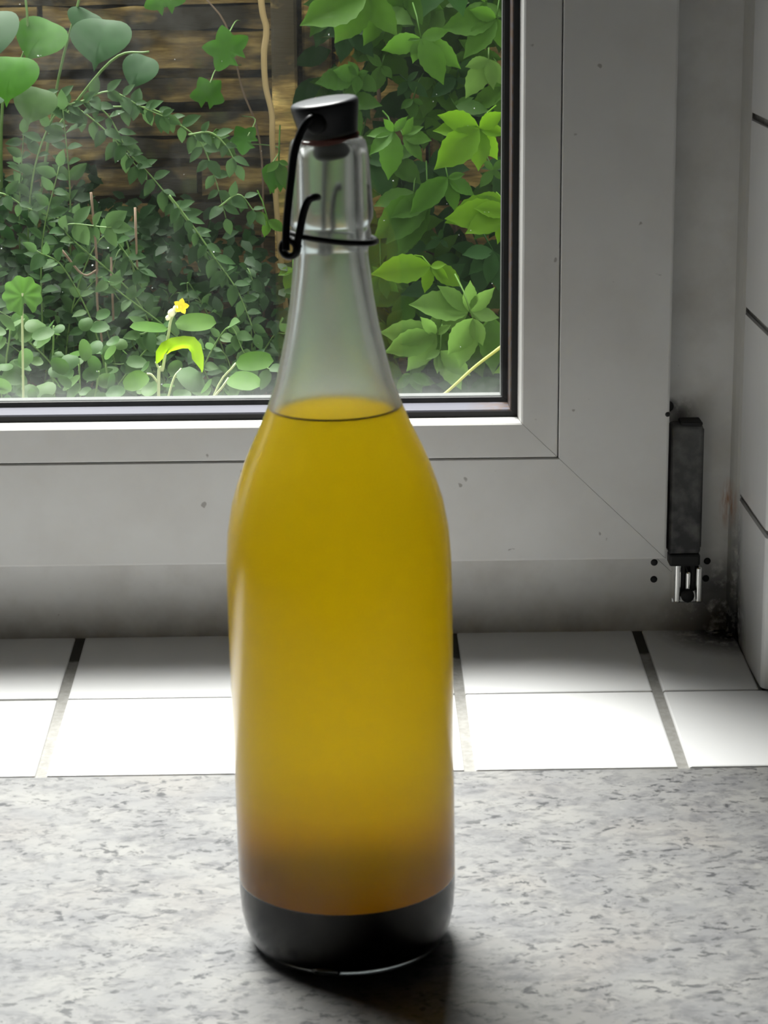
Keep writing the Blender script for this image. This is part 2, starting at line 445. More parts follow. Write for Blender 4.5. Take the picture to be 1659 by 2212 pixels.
# ------------------------------------------------------------------ sloping window sill of two tile rows
SL = radians(3.7); YS0 = 0.1790
sill = struct(empty('windowsill', (0, YS0, 0), (SL, 0, 0)), 'white tiled window sill with grey joints sloping up to the frame')
# local axes: y along the slope, z normal to it
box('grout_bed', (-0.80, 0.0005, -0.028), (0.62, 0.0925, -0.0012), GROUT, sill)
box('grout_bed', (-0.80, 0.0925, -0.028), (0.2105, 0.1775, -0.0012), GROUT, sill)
cx = [-0.1395+0.0991*k for k in range(-6, 9)]                 # joint centres along the sill
for k in range(len(cx)-1):
    x0, x1 = cx[k]+.0026, cx[k+1]-.0026
    box('tile', (x0, 0.0006, -.008), (x1, 0.0910 if x1 > -0.1 else 0.0905, 0), TILE, sill, .0010, 2)
    if x0 < 0.20:
        xe = min(x1, 0.2088)
        y0 = 0.0922 if x1 > -0.1 else 0.0930
        box('tile', (x0, y0, -.008), (xe, 0.1765, 0.0), TILE_STAINED, sill, .0010, 2)

# ------------------------------------------------------------------ worktop
wt = box('countertop', (-1.45, -0.46, -0.040), (1.15, 0.1786, 0.0), COUNTER, None, .0015, 2)
tag(wt, 'pale grey speckled stone-look worktop in front of the tiled sill', 'worktop')
# plain base cabinet carrying the worktop
bc = empty('base_cabinet', (-.15, -.12, ZF)); tag(bc, 'plain white kitchen cabinet under the speckled worktop', 'cabinet')
CAB = plain('cabinet_white', (.6, .6, .58), .4)
box('body', (-1.29, -.29, .0), (1.29, .385, -.0405-ZF), CAB, bc, .002)
for k in range(4):
    d = box('door', (-1.285+k*.645, -.310, .10), (-.645+k*.645, -.2905, -.045-ZF), CAB, bc, .002)
    box('handle', (-1.0+k*.645, -.335, -.12-ZF), (-.93+k*.645, -.3095, -.11-ZF), CHROME, d, .003)

# ------------------------------------------------------------------ window
YF, YS, KZ = 0.3538, 0.3358, 0.963
win = struct(empty('window_1', (0, YF, 0.0113)), 'white plastic window with a mitred opening sash')
def mitred(names, rect, prof, mat, parent, gap=0.00012, bev=0.0):
    """four mitred members round a rectangle; prof = (distance in from the outer edge, depth)"""
    x0, x1, z0, z1 = rect; out = []
    for side, nm in enumerate(names):
        if nm is None: continue
        v, m = [], len(prof)
        for end in (0, 1):
            for u, y in prof:
                uz = u*KZ
                if side == 0: p = (x0+u+gap if end == 0 else x1-u-gap, y, z0+uz)
                if side == 1: p = (x1-u, y, z0+uz+gap if end == 0 else z1-uz-gap)
                if side == 2: p = (x0+u+gap if end == 0 else x1-u-gap, y, z1-uz)
                if side == 3: p = (x0+u, y, z0+uz+gap if end == 0 else z1-uz-gap)
                v.append((p[0], p[1]-YF, p[2]-.0113))
        f = [(k, (k+1) % m, m+(k+1) % m, m+k) for k in range(m)]
        f += [tuple(range(m-1, -1, -1)), tuple(range(m, 2*m))]
        bm = bmesh.new(); vs = [bm.verts.new(q) for q in v]
        for q in f: bm.faces.new([vs[i] for i in q])
        out.append(bm_obj(nm, bm, mat, parent))
    return out
# fixed frame behind, then the sash proud of it, then the glazing bead
mitred(('frame_rail', 'frame_stile', 'frame_rail', 'frame_stile'), (-.755, .2095, .0108, 1.455),
       [(0, YF+.0005), (.0005, YF), (.0595, YF), (.0600, YF+.0005), (.060, .420), (0, .420)], PVC_DIRTY, win)
SR = (-.715, .1699, .0558, 1.41)
mitred(('sash_rail', 'sash_stile', 'sash_rail', 'sash_stile'), SR,
       [(0, YS+.0012), (.0004, YS+.0004), (.0012, YS), (.0564, YS), (.0570, YS+.0006), (.0570, .3425), (.0776, .3425), (.0776, .3463),
        (.0550, .3463), (.0550, .3532), (0, .3532)], PVC, win)
mitred(('glazing_bead', 'glazing_bead', 'glazing_bead', 'glazing_bead'), SR,
       [(.0576, YS+.0008), (.0580, YS+.0004), (.0755, YS+.0003), (.0764, YS+.0012), (.0774, .3424), (.0576, .3424)], PVC, win)
# inner pane, outer pane, dark seal, grey spacer bar, outer rebate lip
def panebox(nm, y0, y1, mat):
    o = box(nm, (SR[0]+.060, y0-YF, SR[2]+.060-.0113), (SR[1]-.060, y1-YF, SR[3]-.060-.0113), mat, win); return o
panebox('glass_pane', .3466, .3468, PANE); panebox('glass_pane', .3690, .3692, PANE_DUSTY)
mitred(('rubber_seal',)*4, SR, [(.0742, .3462), (.0805, .3462), (.0808, .3464), (.0804, .3466), (.0742, .3466)], RUBBER, win)
mitred(('spacer_bar',)*4, SR, [(.0742, .3480), (.0800, .3480), (.0812, .3486), (.0812, .3672), (.0800, .3678), (.0742, .3678)], SPACER, win)
mitred(('rubber_seal',)*4, SR, [(.0742, .3682), (.0838, .3682), (.0840, .3689), (.0742, .3689)], RUBBER, win)
mitred(('outer_lip',)*4, SR, [(.0742, .3694), (.0846, .3694), (.0848, .3697), (.0848, .376), (.0742, .376)], LIPGREY, win)

# hinge at the lower right corner of the sash
hg = empty('hinge', (0.180, -.012, .0), parent=win)
def hbox(nm, lo, hi, mat, bevel=0.0, seg=3, par=None):
    return box(nm, [lo[0]-.180, lo[1]-YF+.012, lo[2]-.0113], [hi[0]-.180, hi[1]-YF+.012, hi[2]-.0113], mat, par or hg, bevel, seg)
hbox('cover_sleeve', (.1717, .3405, .0565), (.1886, .3535, .1262), HINGE, .0022, 3)
hbox('sleeve_cap', (.1768, .3412, .1255), (.1880, .3530, .1278), BLACK, .0006, 1)
hbox('sleeve_edge', (.1872, .3425, .0600), (.1890, .3532, .1240), BLACK, .0004, 1)
hbox('pivot_arm', (.1722, .3395, .0505), (.1884, .3500, .0572), BLACK, .0012, 2)
br = hbox('bracket', (.1752, .3500, .0275), (.1900, .3536, .0500), CHROME, .0008, 2)
for x0, x1, zt in ((.1752, .1786, .0520), (.1866, .1900, .0500), (.1812, .1836, .0475)):
    o = hbox('prong', (x0, .3405, .0300), (x1, .3505, zt), CHROME, .0012, 3)
hbox('pivot_arm', (.1786, .3430, .034), (.1812, .3500, .054), BLACK, .0006, 1)
hbox('pivot_arm', (.1838, .3430, .036), (.1866, .3500, .054), BLACK, .0006, 1)
o = lathe('pin', [(0, 0), (.0030, 0), (.0036, .0008), (.0036, .012), (0, .012)], BLACK, hg, 20)
o.rotation_euler = (radians(-90), 0, 0); o.location = (.1822-.180, .3388-YF+.012, .0345-.0113)
def screw(x, z, r, y=YF):
    o = lathe('screw', [(0, .0006), (r*.55, .0006), (r*.9, .0003), (r, -.0004), (r, -.002), (0, -.002)], BLACK, hg, 16)
    o.rotation_euler = (radians(90), 0, 0); o.location = (x-.180, y-YF+.012-.0003, z-.0113)
for x, z in ((.1661, .0490), (.1661, .0397), (.1943, .0494), (.1938, .0398)): screw(x, z, .0019)
screw(.1688, .1331, .0013, YS); screw(.1716, .1335, .0030)

# ------------------------------------------------------------------ swing-top bottle
bot = empty('swing_top_bottle', (0.0018, 0, 0.0), (0, radians(-0.72), 0))
tag(bot, 'clear swing-top glass bottle of cloudy amber liquid over black sediment', 'bottle')
outer = [(0, .0020), (.018, .0018), (.027, .0012), (.0312, .0003), (.0334, 0), (.0358, .0012), (.0378, .0040), (.0395, .0085), (.0408, .0150),
         (.0413, .0225), (.04145, .035), (.0415, .07), (.0417, .098), (.0418, .124), (.0418, .142), (.0416, .153), (.0408, .1639), (.0388, .1747),
         (.0366, .1817), (.0340, .1892), (.0317, .1945), (.0281, .2021), (.0251, .2090), (.0213, .2195), (.0190, .2293), (.01685, .2390),
         (.0150, .2503), (.01355, .2630), (.0133, .2665), (.0136, .2682), (.0144, .2700), (.01465, .2722), (.0144, .2742), (.01405, .2756), (.0145, .2768),
         (.0153, .2783), (.0155, .2803), (.0154, .2830), (.0149, .2903), (.01440, .2993), (.0139, .3037), (.0132, .3060), (.0120, .3071)]
inner = [(.0102, .3070), (.0094, .3055), (.0092, .300), (.0091, .280), (.0093, .267), (.0100, .2600), (.0116, .2503), (.0136, .2390), (.0160, .2293), (.0184, .2195),
         (.0223, .2090), (.0254, .2021), (.0291, .1945), (.0315, .1892), (.0342, .1817), (.0365, .1747), (.0386, .1639), (.0394, .153), (.0396, .142), (.0396, .124),
         (.0395, .098), (.0393, .07), (.0393, .035), (.0391, .0225), (.0386, .0150), (.0372, .0090), (.0345, .0050), (.030, .0036), (.020, .0036), (0, .0038)]
lathe('glass_body', outer+inner, GLASS, bot, 128)
def inr(z):
    P = inner[::-1]
    for (ra, za), (rb, zb) in zip(P, P[1:]):
        if za <= z <= zb and zb > za: return ra+(rb-ra)*(z-za)/(zb-za)
    return .03
gapr = -.00015      # the liquid wets the glass: no air film between them
zs = [.0277, .035, .05, .07, .098, .124, .142, .153, .1590, .1639, .169, .1747, .1782, .1817, .185, .1892, .192, .1945, .198, .2021, .206]
lq = [(0, .0270), (inr(.0270)-.0016, .0270)] + [(inr(z)-gapr, z) for z in zs] + [(inr(.2092)-gapr, .2092), (inr(.2096)-.0012, .2091), (.010, .2089), (0, .2089)]
lathe('liquid', lq, LIQUID, bot, 128)
sd = [(0, .0037), (.020, .0035), (.0301, .0035), (.0346, .0049), (.03735, .0089), (.03875, .0149), (.03925, .0225), (.03945, .0268), (.0390, .0276), (.02, .0275), (0, .0275)]
tag(lathe('sediment', sd, SEDIMENT, bot, 96), 'black sediment settled at the bottom')
rm = inr(.2096)
lathe('meniscus', [(rm-.0011, .2089), (rm+.00012, .2088), (rm+.00012, .2097), (rm-.0003, .2096)], MENISCUS, bot, 128, closed=True)
# raised mould mark on the foot
o = lathe('mould_mark', [(0, .0012), (.0012, .0010), (.0022, .0003), (.0026, -.0006), (0, -.0006)], GLASS, bot, 16)
o.location = (-.0085, -.0350, .0034); o.rotation_euler = (radians(68), 0, radians(-12)); o.scale = (2.1, 1.0, 1.2)

# stopper, tilted in the mouth
stp = lathe('stopper', [(0, -.0006), (.0092, -.0006), (.0101, .0002), (.0104, .0016), (.0108, .0040), (.0116, .0078), (.01205, .0105), (.01195, .0116), (.0115, .0122), (.0106, .0125), (.004, .0129), (0, .0130)], STOPPER, bot, 72)
stp.location = (.0005, 0, .3078); stp.rotation_euler = (radians(3), radians(-7.5), 0)
tag(stp, 'dark grey round stopper tilted up to one side')
lathe('washer', [(.0060, -.0028), (.0098, -.0026), (.0104, -.0016), (.0106, -.0006), (.0098, .0003), (.0060, .0003)], WASHER, stp, 48, closed=True)
lathe('plug', [(0, -.0085), (.0060, -.0083), (.0071, -.0070), (.0074, -.002), (.0074, .0), (0, .0)], BLACK, stp, 40)
# pivot sockets and wire bail; P points to the near pivot, Q across
A = radians(-20); P = Vector((sin(A), -cos(A), 0)); Q = Vector((cos(A), sin(A), 0))
def pq(p, q, s): return P*p+Q*q+Vector((0, 0, s))
bl = empty('wire_bail', (0, 0, 0), parent=bot)
for sg in (1, -1):
    so = lathe('pivot_socket', [(0, .0016), (.0026, .0016), (.0036, .0010), (.0040, -.0012), (0, -.0012)], BLACK, stp, 24)
    so.rotation_euler = (P*sg).to_track_quat('Z', 'Y').to_euler(); so.location = P*(sg*.0112)+Vector((0, 0, .0062))
    arm = [pq(sg*.0095, .000, .3150), pq(sg*.0126, -.0008, .3151), pq(sg*.0140, -.0026, .3135), pq(sg*.0150, -.0050, .3090), pq(sg*.0158, -.0068, .3030),
           pq(sg*.0162, -.0083, .2930), pq(sg*.0165, -.0098, .2820), pq(sg*.0168, -.0105, .2745), pq(sg*.0172, -.0104, .2690)]
    tube('bail_arm', arm, .0014, WIRE, bl, 12, 8)
    short = [pq(sg*.0130, .0006, .2876), pq(sg*.0156, -.0002, .2877), pq(sg*.0163, -.0018, .2868), pq(sg*.0165, -.0034, .2835), pq(sg*.0166, -.0046, .2790), pq(sg*.0167, -.0058, .2735), pq(sg*.0168, -.0068, .2690)]
    tube('lever_arm', short, .0014, WIRE, bl, 12, 8)
    c = pq(sg*.0160, -.0094, .2698); coil = []
    for k in range(45):
        a = 2*pi*k/20; coil.append(c+Q*(.0029*cos(a))+Vector((0, 0, .0029*sin(a)))+P*(sg*(-.0010+.0012*k/22)))
    v, f = tube_geo(coil, .0013, 10); mesh_obj('coil', v, f, WIRE, bl, True)
ring = []
for k in range(41):
    a = radians(-142)+radians(284)*k/40         # measured from Q, round the far side of the pivot line
    rr = .0160
    ring.append(Q*(rr*cos(a))+P*(rr*sin(a))+Vector((0, 0, 0.2724-.0023*(Q*cos(a)+P*sin(a)).x)))
tube('neck_ring', ring, .00112, WIRE, bl, 10, 1)

# ------------------------------------------------------------------ garden outside
struct(box('ground', (-3.0, YW1, -.80), (3.0, 3.2, -.70), SOIL), 'dark soil bed outside the window')
YFN = 1.80
fence = empty('board_fence', (0, YFN, -.70)); tag(fence, 'weathered brown board fence behind the climbing plants outside', 'fence')
frnd = random.Random(11)
z = -.02; tops = 1.30; zz = 0
row = 0; zcur = 0.0
hs = []
while zcur < 1.32:
    h = frnd.choice((.024, .030, .036, .042)); hs.append((zcur, h)); zcur += h+frnd.choice((.003, .004, .010, .014))
for zc, h in hs:
    xs = [-1.9, frnd.uniform(-.9, -.4), frnd.uniform(-.26, -.12), -.052] if frnd.random() < .5 else [-1.9, frnd.uniform(-.7, -.3), -.052]
    for a, b in zip(xs, xs[1:]):
        bm = bmesh.new(); nseg = 8; d = frnd.uniform(.012, .02); yo = frnd.uniform(-.008, .008)
        L0, L1 = [], []
        rows = []
        for k in range(nseg+1):
            x = a+.003+(b-a-.006)*k/nseg; j = lambda s: frnd.uniform(-s, s)
            rows.append([bm.verts.new((x, yo-d/2+j(.0012), zc+j(.0022))), bm.verts.new((x, yo-d/2+j(.0012), zc+h+j(.0022))),
                         bm.verts.new((x, yo+d/2, zc+h)), bm.verts.new((x, yo+d/2, zc))])
        for k in range(nseg):
            for q in range(4): bm.faces.new((rows[k][q], rows[k+1][q], rows[k+1][(q+1) % 4], rows[k][(q+1) % 4]))
        bm.faces.new(rows[0][::-1]); bm.faces.new(rows[-1])
        bm_obj('board', bm, WOOD, fence)
def upright(nm, x0, x1, y0, y1):
    bm = bmesh.new(); bm_box(bm, (x0, y0, -.02), (x1, y1, 1.36), .003, 1)
    o = bm_obj(nm, bm, WOOD_POST, fence); return o
upright('post', -.0720, -.0440, -.050, .040); upright('post', -.0385, -.006, -.034, .03)
for k in range(10): upright('upright_board', -.002+k*.105, .098+k*.105, -.012+.006*(k % 2), .010+.006*(k % 2))
box('backing_rail', (-1.9, .032, .2), (1.1, .05, .26), WOOD, fence); box('backing_rail', (-1.9, .032, 1.0), (1.1, .05, 1.06), WOOD, fence)
box('backing_panel', (-1.9, .052, 0), (1.1, .062, 1.3), WOOD, fence)

# ---- leaf shapes: built in a local frame, tip along +X, upper side +Z
def leaf_geo(length, width, nseg=6, fold=.18, droop=.15, wid=None, tooth=0.0):
    """one ovate pointed leaf as two half blades with a midrib fold"""
    v, f = [], []
    for k in range(nseg+1):
        t = k/nseg
        w = width/2*(wid(t) if wid else (sin(pi*min(1, t**.78))**.85 if t < 1 else 0))*(1-tooth*(k % 2))
        zc = -droop*length*t*t
        v += [(t*length, -w, zc+fold*w), (t*length, 0, zc), (t*length, w, zc+fold*w)]
    for k in range(nseg):
        a = k*3; b = a+3
        f += [(a, b, b+1, a+1), (a+1, b+1, b+2, a+2)]
    return v, f
def creeper_w(t):        # pointed leaflet with drawn-out tip
    return max(0.02, (sin(pi*min(1, (t*1.02)**.9)))**.9*(1.0 if t < .78 else 1-.28*(t-.78)/.22)) if 0 < t < .99 else 0.02
def add_geo(V, F, v, f, M):
    i0 = len(V); V += [M @ Vector(q) for q in v]; F += [tuple(i+i0 for i in q) for q in f]
def frame_to(origin, direction, normal):
    x = Vector(direction).normalized(); zn = Vector(normal); zn = (zn-x*zn.dot(x)).normalized(); y = zn.cross(x)
    M = Matrix.Identity(4)
    for i in range(3): M[i][0], M[i][1], M[i][2], M[i][3] = x[i], y[i], zn[i], origin[i]
    return M

prnd = random.Random(5)
# ---- creeper on the right of the fence: each palmate leaf is one part (joint, leaflet tips in mm)
CREEPER= [('m',31,1560,304,[(-67,-24),(-33,-46),(30,-39)]),('m',47,1580,289,[(-20,-36),(18,-27),(31,-14)]),('m',83,1500,264,[(-39,-11),(-9,-23),(22,-43),(41,-28),(27,8),(-13,-1)]),('s',21,1600,222,[(-44,-7),(-25,6),(-9,15),(11,4),(20,-17),(-2,-19)]),('s',46,1620,230,[(-16,13),(-8,-27),(11,-12)]),('m',160,1540,281,[(-34,-38),(-56,-8),(8,-31),(-27,9)]),('p',151,1520,242,[(-23,-38),(5,-29),(-24,-7),(17,-27)]),('y',136,1420,183,[(-41,14),(-45,-1),(-44,-36),(-1,-40),(18,-31),(27,-5),(22,16)]),('m',55,1470,176,[(-6,-47),(-25,-20),(-27,-3),(-10,13),(13,15)]),('m',65,1500,169,[(19,-24),(28,-4),(20,10),(10,19)]),('m',109,1490,128,[(8,-33),(-20,-12),(27,-18),(17,4),(-39,-33)]),('g',76,1530,110,[(-41,-11),(-32,-32),(-8,-31),(11,-22)]),('y',162,1430,109,[(-58,-13),(-41,-19),(-28,10),(-13,-23)]),('g',156,1520,132,[(-14,-17),(9,-10),(12,12),(-11,11)]),('g',88,1600,294,[(-17,-9),(6,-21),(22,-6),(8,12)]),('m',153,1580,295,[(-29,-15),(-14,-19),(15,-15),(-9,12)]),('d',73,1620,214,[(0,-20),(22,-16),(-11,-15),(11,11)]),('g',78,1600,197,[(0,-22),(11,-5),(-13,-9)]),('d',124,1630,216,[(-27,-18),(-5,-16),(-22,0),(13,-6)]),('g',122,1600,190,[(2,6),(19,9),(34,-3),(17,-9)]),('y',163,1410,103,[(-61,-4),(-42,-18),(-11,-29),(-32,7),(-2,-23)]),('g',89,1500,107,[(-55,-38),(-43,-42),(-31,-56),(-16,-24),(-37,-16)]),('g',79,1560,76,[(-20,-33),(-31,-40),(-5,-28),(-13,-15)]),('y',88,1400,53,[(-56,-2),(-6,-26),(17,-12),(32,-19),(15,3)]),('g',42,1520,26,[(-13,-18),(6,-23),(18,-17),(-9,10)]),('d',155,1500,53,[(-32,-2),(-25,-23),(-6,-32),(8,-28),(5,-38)]),('d',106,1600,51,[(-17,-9),(9,-9),(1,12),(-10,4)]),('p',123,1360,15,[(-58,11),(-30,27),(1,31),(23,23),(29,-6),(-42,-13)]),('p',91,1330,-2,[(-54,4),(-50,-15),(-15,18),(-29,-34),(13,10)]),('p',124,1310,17,[(-14,-46),(-24,-33),(9,-25)]),('p',94,1320,-15,[(20,-37),(-3,-22),(28,-23),(-14,-8)]),('g',146,1400,3,[(-8,-30),(3,-36),(11,-27),(2,-52)]),('g',67,1360,-46,[(-14,-14),(11,-16),(20,-9),(-9,-1)]),('d',55,1600,-36,[(-17,13),(12,13),(0,-24)]),('m',-62,1600,135,[(-13,-11),(-10,-35),(7,-30),(11,-4)]),('m',-73,1550,80,[(-14,9),(-4,-18),(18,-11)]),('g',-132,1600,162,[(-23,-18),(-4,-22),(27,-22),(20,0),(-15,0)]),('m',-47,1500,37,[(-15,-5),(-8,-22),(10,-24)])]
cr = empty('virginia_creeper', (.09, 1.70, -.70))
tag(cr, 'bright green creeper with palmate pointed leaves filling the right of the pane', 'climbing plant')
CO = Vector((.09, 1.70, -.70))
def palmate(shade, J, tips, wr, name='leaf', lift=.35):
    V, F = [], []
    J = Vector(J)
    for dx, dz in tips:
        L = sqrt(dx*dx+dz*dz)
        out = prnd.uniform(.05, .45)*L
        d = Vector((dx, -out, dz)); Lr = d.length
        nrm = Vector((prnd.uniform(-.35, .35), -1, prnd.uniform(.15, .75)))
        w = Lr*wr*prnd.uniform(.9, 1.12)
        v, f = leaf_geo(Lr, w, 13, prnd.uniform(.12, .35), prnd.uniform(-.02, .14), creeper_w, .09)
        add_geo(V, F, v, f, frame_to((0, prnd.uniform(-.003, .003), 0), d, nrm))
    # petiole running back to the vine
    e = Vector((prnd.uniform(-.02, .02), .05, prnd.uniform(.0, .035)))
    tv, tf = tube_geo([Vector((0, 0, 0)), e*.5+Vector((0, 0, .004)), e], .0009, 5)
    i0 = len(V); V += tv; F += [tuple(i+i0 for i in q) for q in tf]
    o = mesh_obj(name, V, F, LEAF[shade], cr, True); o.location = J-CO; return o
for sh, x, y, z, tips in CREEPER:
    wr = .56 if len(tips) < 4 else .50
    if sh == 's': wr = .62
    palmate(sh, (x/1000, y/1000, z/1000), [(a/1000, b/1000) for a, b in tips], wr)
# further leaves behind and around, some above and beside the view
def rand_palm(x, y, z, s, shade):
    a0 = radians(prnd.uniform(-130, -50)); tips = []
    for k, (da, l) in enumerate(((0, 1), (52, .92), (-52, .92), (104, .7), (-104, .7))):
        a = a0+radians(da+prnd.uniform(-8, 8)); tips.append((s*l*cos(a), s*l*sin(a)))
    palmate(shade, (x, y, z), tips, .5)
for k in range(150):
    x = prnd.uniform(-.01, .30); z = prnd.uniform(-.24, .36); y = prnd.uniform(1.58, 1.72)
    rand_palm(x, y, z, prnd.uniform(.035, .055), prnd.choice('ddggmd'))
for k in range(50):
    x = prnd.uniform(.20, .50); z = prnd.uniform(-.25, .50); y = prnd.uniform(1.40, 1.68)
    rand_palm(x, y, z, prnd.uniform(.04, .06), prnd.choice('mgmdyg'))
for k in range(30):
    x = prnd.uniform(.0, .30); z = prnd.uniform(.33, .56); y = prnd.uniform(1.50, 1.70)
    rand_palm(x, y, z, prnd.uniform(.04, .055), prnd.choice('mgdg'))
def cstem(pts, r, mat, nm='stem', taper=.6): return tube(nm, [Vector(p)-CO for p in pts], r, mat, cr, 8, 8, taper)
V, F = [], []
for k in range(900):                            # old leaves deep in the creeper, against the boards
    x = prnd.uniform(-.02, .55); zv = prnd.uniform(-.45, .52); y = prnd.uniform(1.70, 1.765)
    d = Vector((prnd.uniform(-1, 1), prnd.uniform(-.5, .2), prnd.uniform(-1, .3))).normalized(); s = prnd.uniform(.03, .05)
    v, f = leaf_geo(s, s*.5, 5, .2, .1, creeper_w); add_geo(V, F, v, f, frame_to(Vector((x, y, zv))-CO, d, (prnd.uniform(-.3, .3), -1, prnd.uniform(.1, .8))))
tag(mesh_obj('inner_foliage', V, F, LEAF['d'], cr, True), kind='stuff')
rope = [(-79, 300), (-74, 267), (-77, 241), (-76, 208), (-70, 178), (-70, 142)]
cstem([(-.082, 1.665, .60), (-.080, 1.665, .42)]+[(a/1000, 1.66, b/1000) for a, b in rope]+[(-.066, 1.68, .05), (-.05, 1.7, -.2), (-.04, 1.72, -.70)], .0038, VINE, taper=.75)
cstem([(.20, 1.262, .04), (.148, 1.25, .002), (.122, 1.25, -.018), (.099, 1.25, -.039), (.06, 1.26, -.075), (.02, 1.5, -.2), (.0, 1.70, -.70)], .0016, YELSTEM)
for x0 in (.05, .12, .20, .28):
    cstem([(x0-.03, 1.75, -.70), (x0, 1.735, -.3), (x0+.01, 1.73, 0), (x0-.01, 1.73, .3), (x0+.02, 1.735, .58)], .003, DRYSTEM)
wl = palmate('dead', (.014, 1.63, .240), [(-.016, -.016), (-.010, -.024), (.008, -.018), (-.018, .004), (.004, .008)], .38); wl['label'] = 'withered yellow-brown leaf'

# ---- small-leaved shrub on the left: hundreds of little oval leaves on arching stems
SO = Vector((-.22, 1.52, -.70))
sh_ = empty('small_leaved_shrub', SO); tag(sh_, 'dark green shrub of tiny oval leaves on arching stems at left', 'shrub')
srnd = random.Random(21)
small_meshes = []
for q in range(5):
    L = 1.0; v, f = leaf_geo(L, .50+.06*q, 5, .25, .08+.05*q)
    me = bpy.data.meshes.new('leaf'); me.from_pydata(v, [], f); me.update(); me.materials.append(LEAF['shrub'])
    me.polygons.foreach_set('use_smooth', [True]*len(me.polygons)); small_meshes.append(me)
def zmax(x):
    if x < -.36: return .17
    if x < -.26: return .135
    if x < -.16: return .115
    if x < -.09: return .085
    return .055
sites = []                                     # (point, direction, normal, size)
def dress(path, step, size, n0=0):
    acc = 0; side = 1
    for a, b in zip(path, path[1:]):
        seg = (b-a).length; t = (b-a).normalized(); acc += seg
        if acc < step: continue
        acc = 0
        for sd_ in (1, -1):
            lat = t.cross(Vector((0, -1, .25))).normalized()*sd_
            d = (lat*srnd.uniform(.5, 1)+t*srnd.uniform(.2, .8)+Vector((srnd.uniform(-.3, .3), srnd.uniform(-.7, .15), srnd.uniform(-.4, .3)))).normalized()
            nrm = Vector((srnd.uniform(-.4, .4), -srnd.uniform(.4, 1.1), srnd.uniform(.3, 1.0)))
            sites.append((b, d, nrm, size*srnd.uniform(.7, 1.25)))
    t = (path[-1]-path[-2]).normalized(); sites.append((path[-1], t, Vector((0, -1, .5)), size))
def sstem(pts, r=.0011, step=.013, size=.0185, mat=STEM):
    path = spline(pts, 10)
    v, f = tube_geo([p-SO for p in path], r, 5, .5); mesh_obj('stem', v, f, mat, sh_, True)
    dress(path, step, size)
W = lambda x, z, y=1.5: Vector((x, y, z))
hero = [[W(-.33, -.10, 1.6), W(-.31, .10), W(-.285, .185), W(-.255, .205), W(-.229, .193), W(-.209, .156), W(-.185, .129), W(-.154, .088), W(-.135, .057), W(-.115, .03)],
        [W(-.302, .218), W(-.260, .200), W(-.226, .172), W(-.202, .142)],
        [W(-.255, .205), W(-.225, .215), W(-.195, .200), W(-.172, .190)],
        [W(-.225, .200), W(-.190, .196, 1.53), W(-.160, .180, 1.53), W(-.138, .160, 1.53), W(-.125, .125, 1.53), W(-.115, .085, 1.53)],
        [W(-.150, .170, 1.52), W(-.128, .172, 1.52), W(-.112, .158, 1.52), W(-.103, .14, 1.52)],
        [W(-.166, .118, 1.45), W(-.144, .088, 1.45), W(-.123, .056, 1.45), W(-.101, .022, 1.45), W(-.085, -.02, 1.45)],
        [W(-.12, .10), W(-.10, .112), W(-.085, .095)], [W(-.215, .10, 1.44), W(-.205, .06, 1.44), W(-.2, .02, 1.44)],
        [W(-.36, .10, 1.42), W(-.33, .125, 1.42), W(-.30, .11, 1.42), W(-.27, .10, 1.42)]]
for h in hero: sstem(h)
for k in range(62):
    x0 = srnd.uniform(-.44, -.05); x1 = x0+srnd.uniform(-.10, .10); zt = min(zmax(x1), zmax(x0))*srnd.uniform(.15, 1)-srnd.uniform(0, .16)
    y = srnd.uniform(1.36, 1.64)
    sstem([Vector((x0, y+.05, zt-.22)), Vector((x0+(x1-x0)*.3, y, zt-.09)), Vector((x1-.01, y-.03, zt-.01)), Vector((x1+srnd.uniform(-.05, .05), y-.05, zt-srnd.uniform(-.02, .05)))], size=srnd.uniform(.014, .021))
for k in range(12):
    x0 = srnd.uniform(-.40, -.28); zt = srnd.uniform(.02, .20); y = srnd.uniform(1.40, 1.6)
    sstem([Vector((x0, y+.05, zt-.2)), Vector((x0+.01, y, zt-.08)), Vector((x0+srnd.uniform(-.04, .04), y-.02, zt))], size=srnd.uniform(.017, .024))
vis = [s for s in sites if -.40 < s[0].x < -.01 and -.19 < s[0].z < .30]
rest = [s for s in sites if not (-.40 < s[0].x < -.01 and -.19 < s[0].z < .30)]
vis.sort(key=lambda s: s[0].y); rest += vis[300:]; vis = vis[:300]
for p, d, nrm, s in vis:
    o = link(bpy.data.objects.new('leaf', srnd.choice(small_meshes)), sh_)
    o.matrix_local = frame_to(p-SO, d, nrm) @ Matrix.Scale(s, 4)
V, F = [], []
for p, d, nrm, s in rest:
    v, f = leaf_geo(s, s*.55, 4, .25, .12); add_geo(V, F, v, f, frame_to(p-SO, d, nrm))
tag(mesh_obj('foliage', V, F, LEAF['shrub'], sh_, True), kind='stuff')
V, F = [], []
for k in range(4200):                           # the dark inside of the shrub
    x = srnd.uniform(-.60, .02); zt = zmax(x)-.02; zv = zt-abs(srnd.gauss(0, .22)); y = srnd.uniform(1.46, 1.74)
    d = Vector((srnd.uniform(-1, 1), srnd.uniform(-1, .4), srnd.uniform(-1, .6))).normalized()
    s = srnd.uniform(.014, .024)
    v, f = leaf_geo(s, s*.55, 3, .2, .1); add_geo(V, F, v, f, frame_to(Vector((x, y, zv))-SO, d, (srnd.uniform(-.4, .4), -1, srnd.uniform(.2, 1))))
tag(mesh_obj('inner_foliage', V, F, LEAF['shrubdark'], sh_, True), kind='stuff')
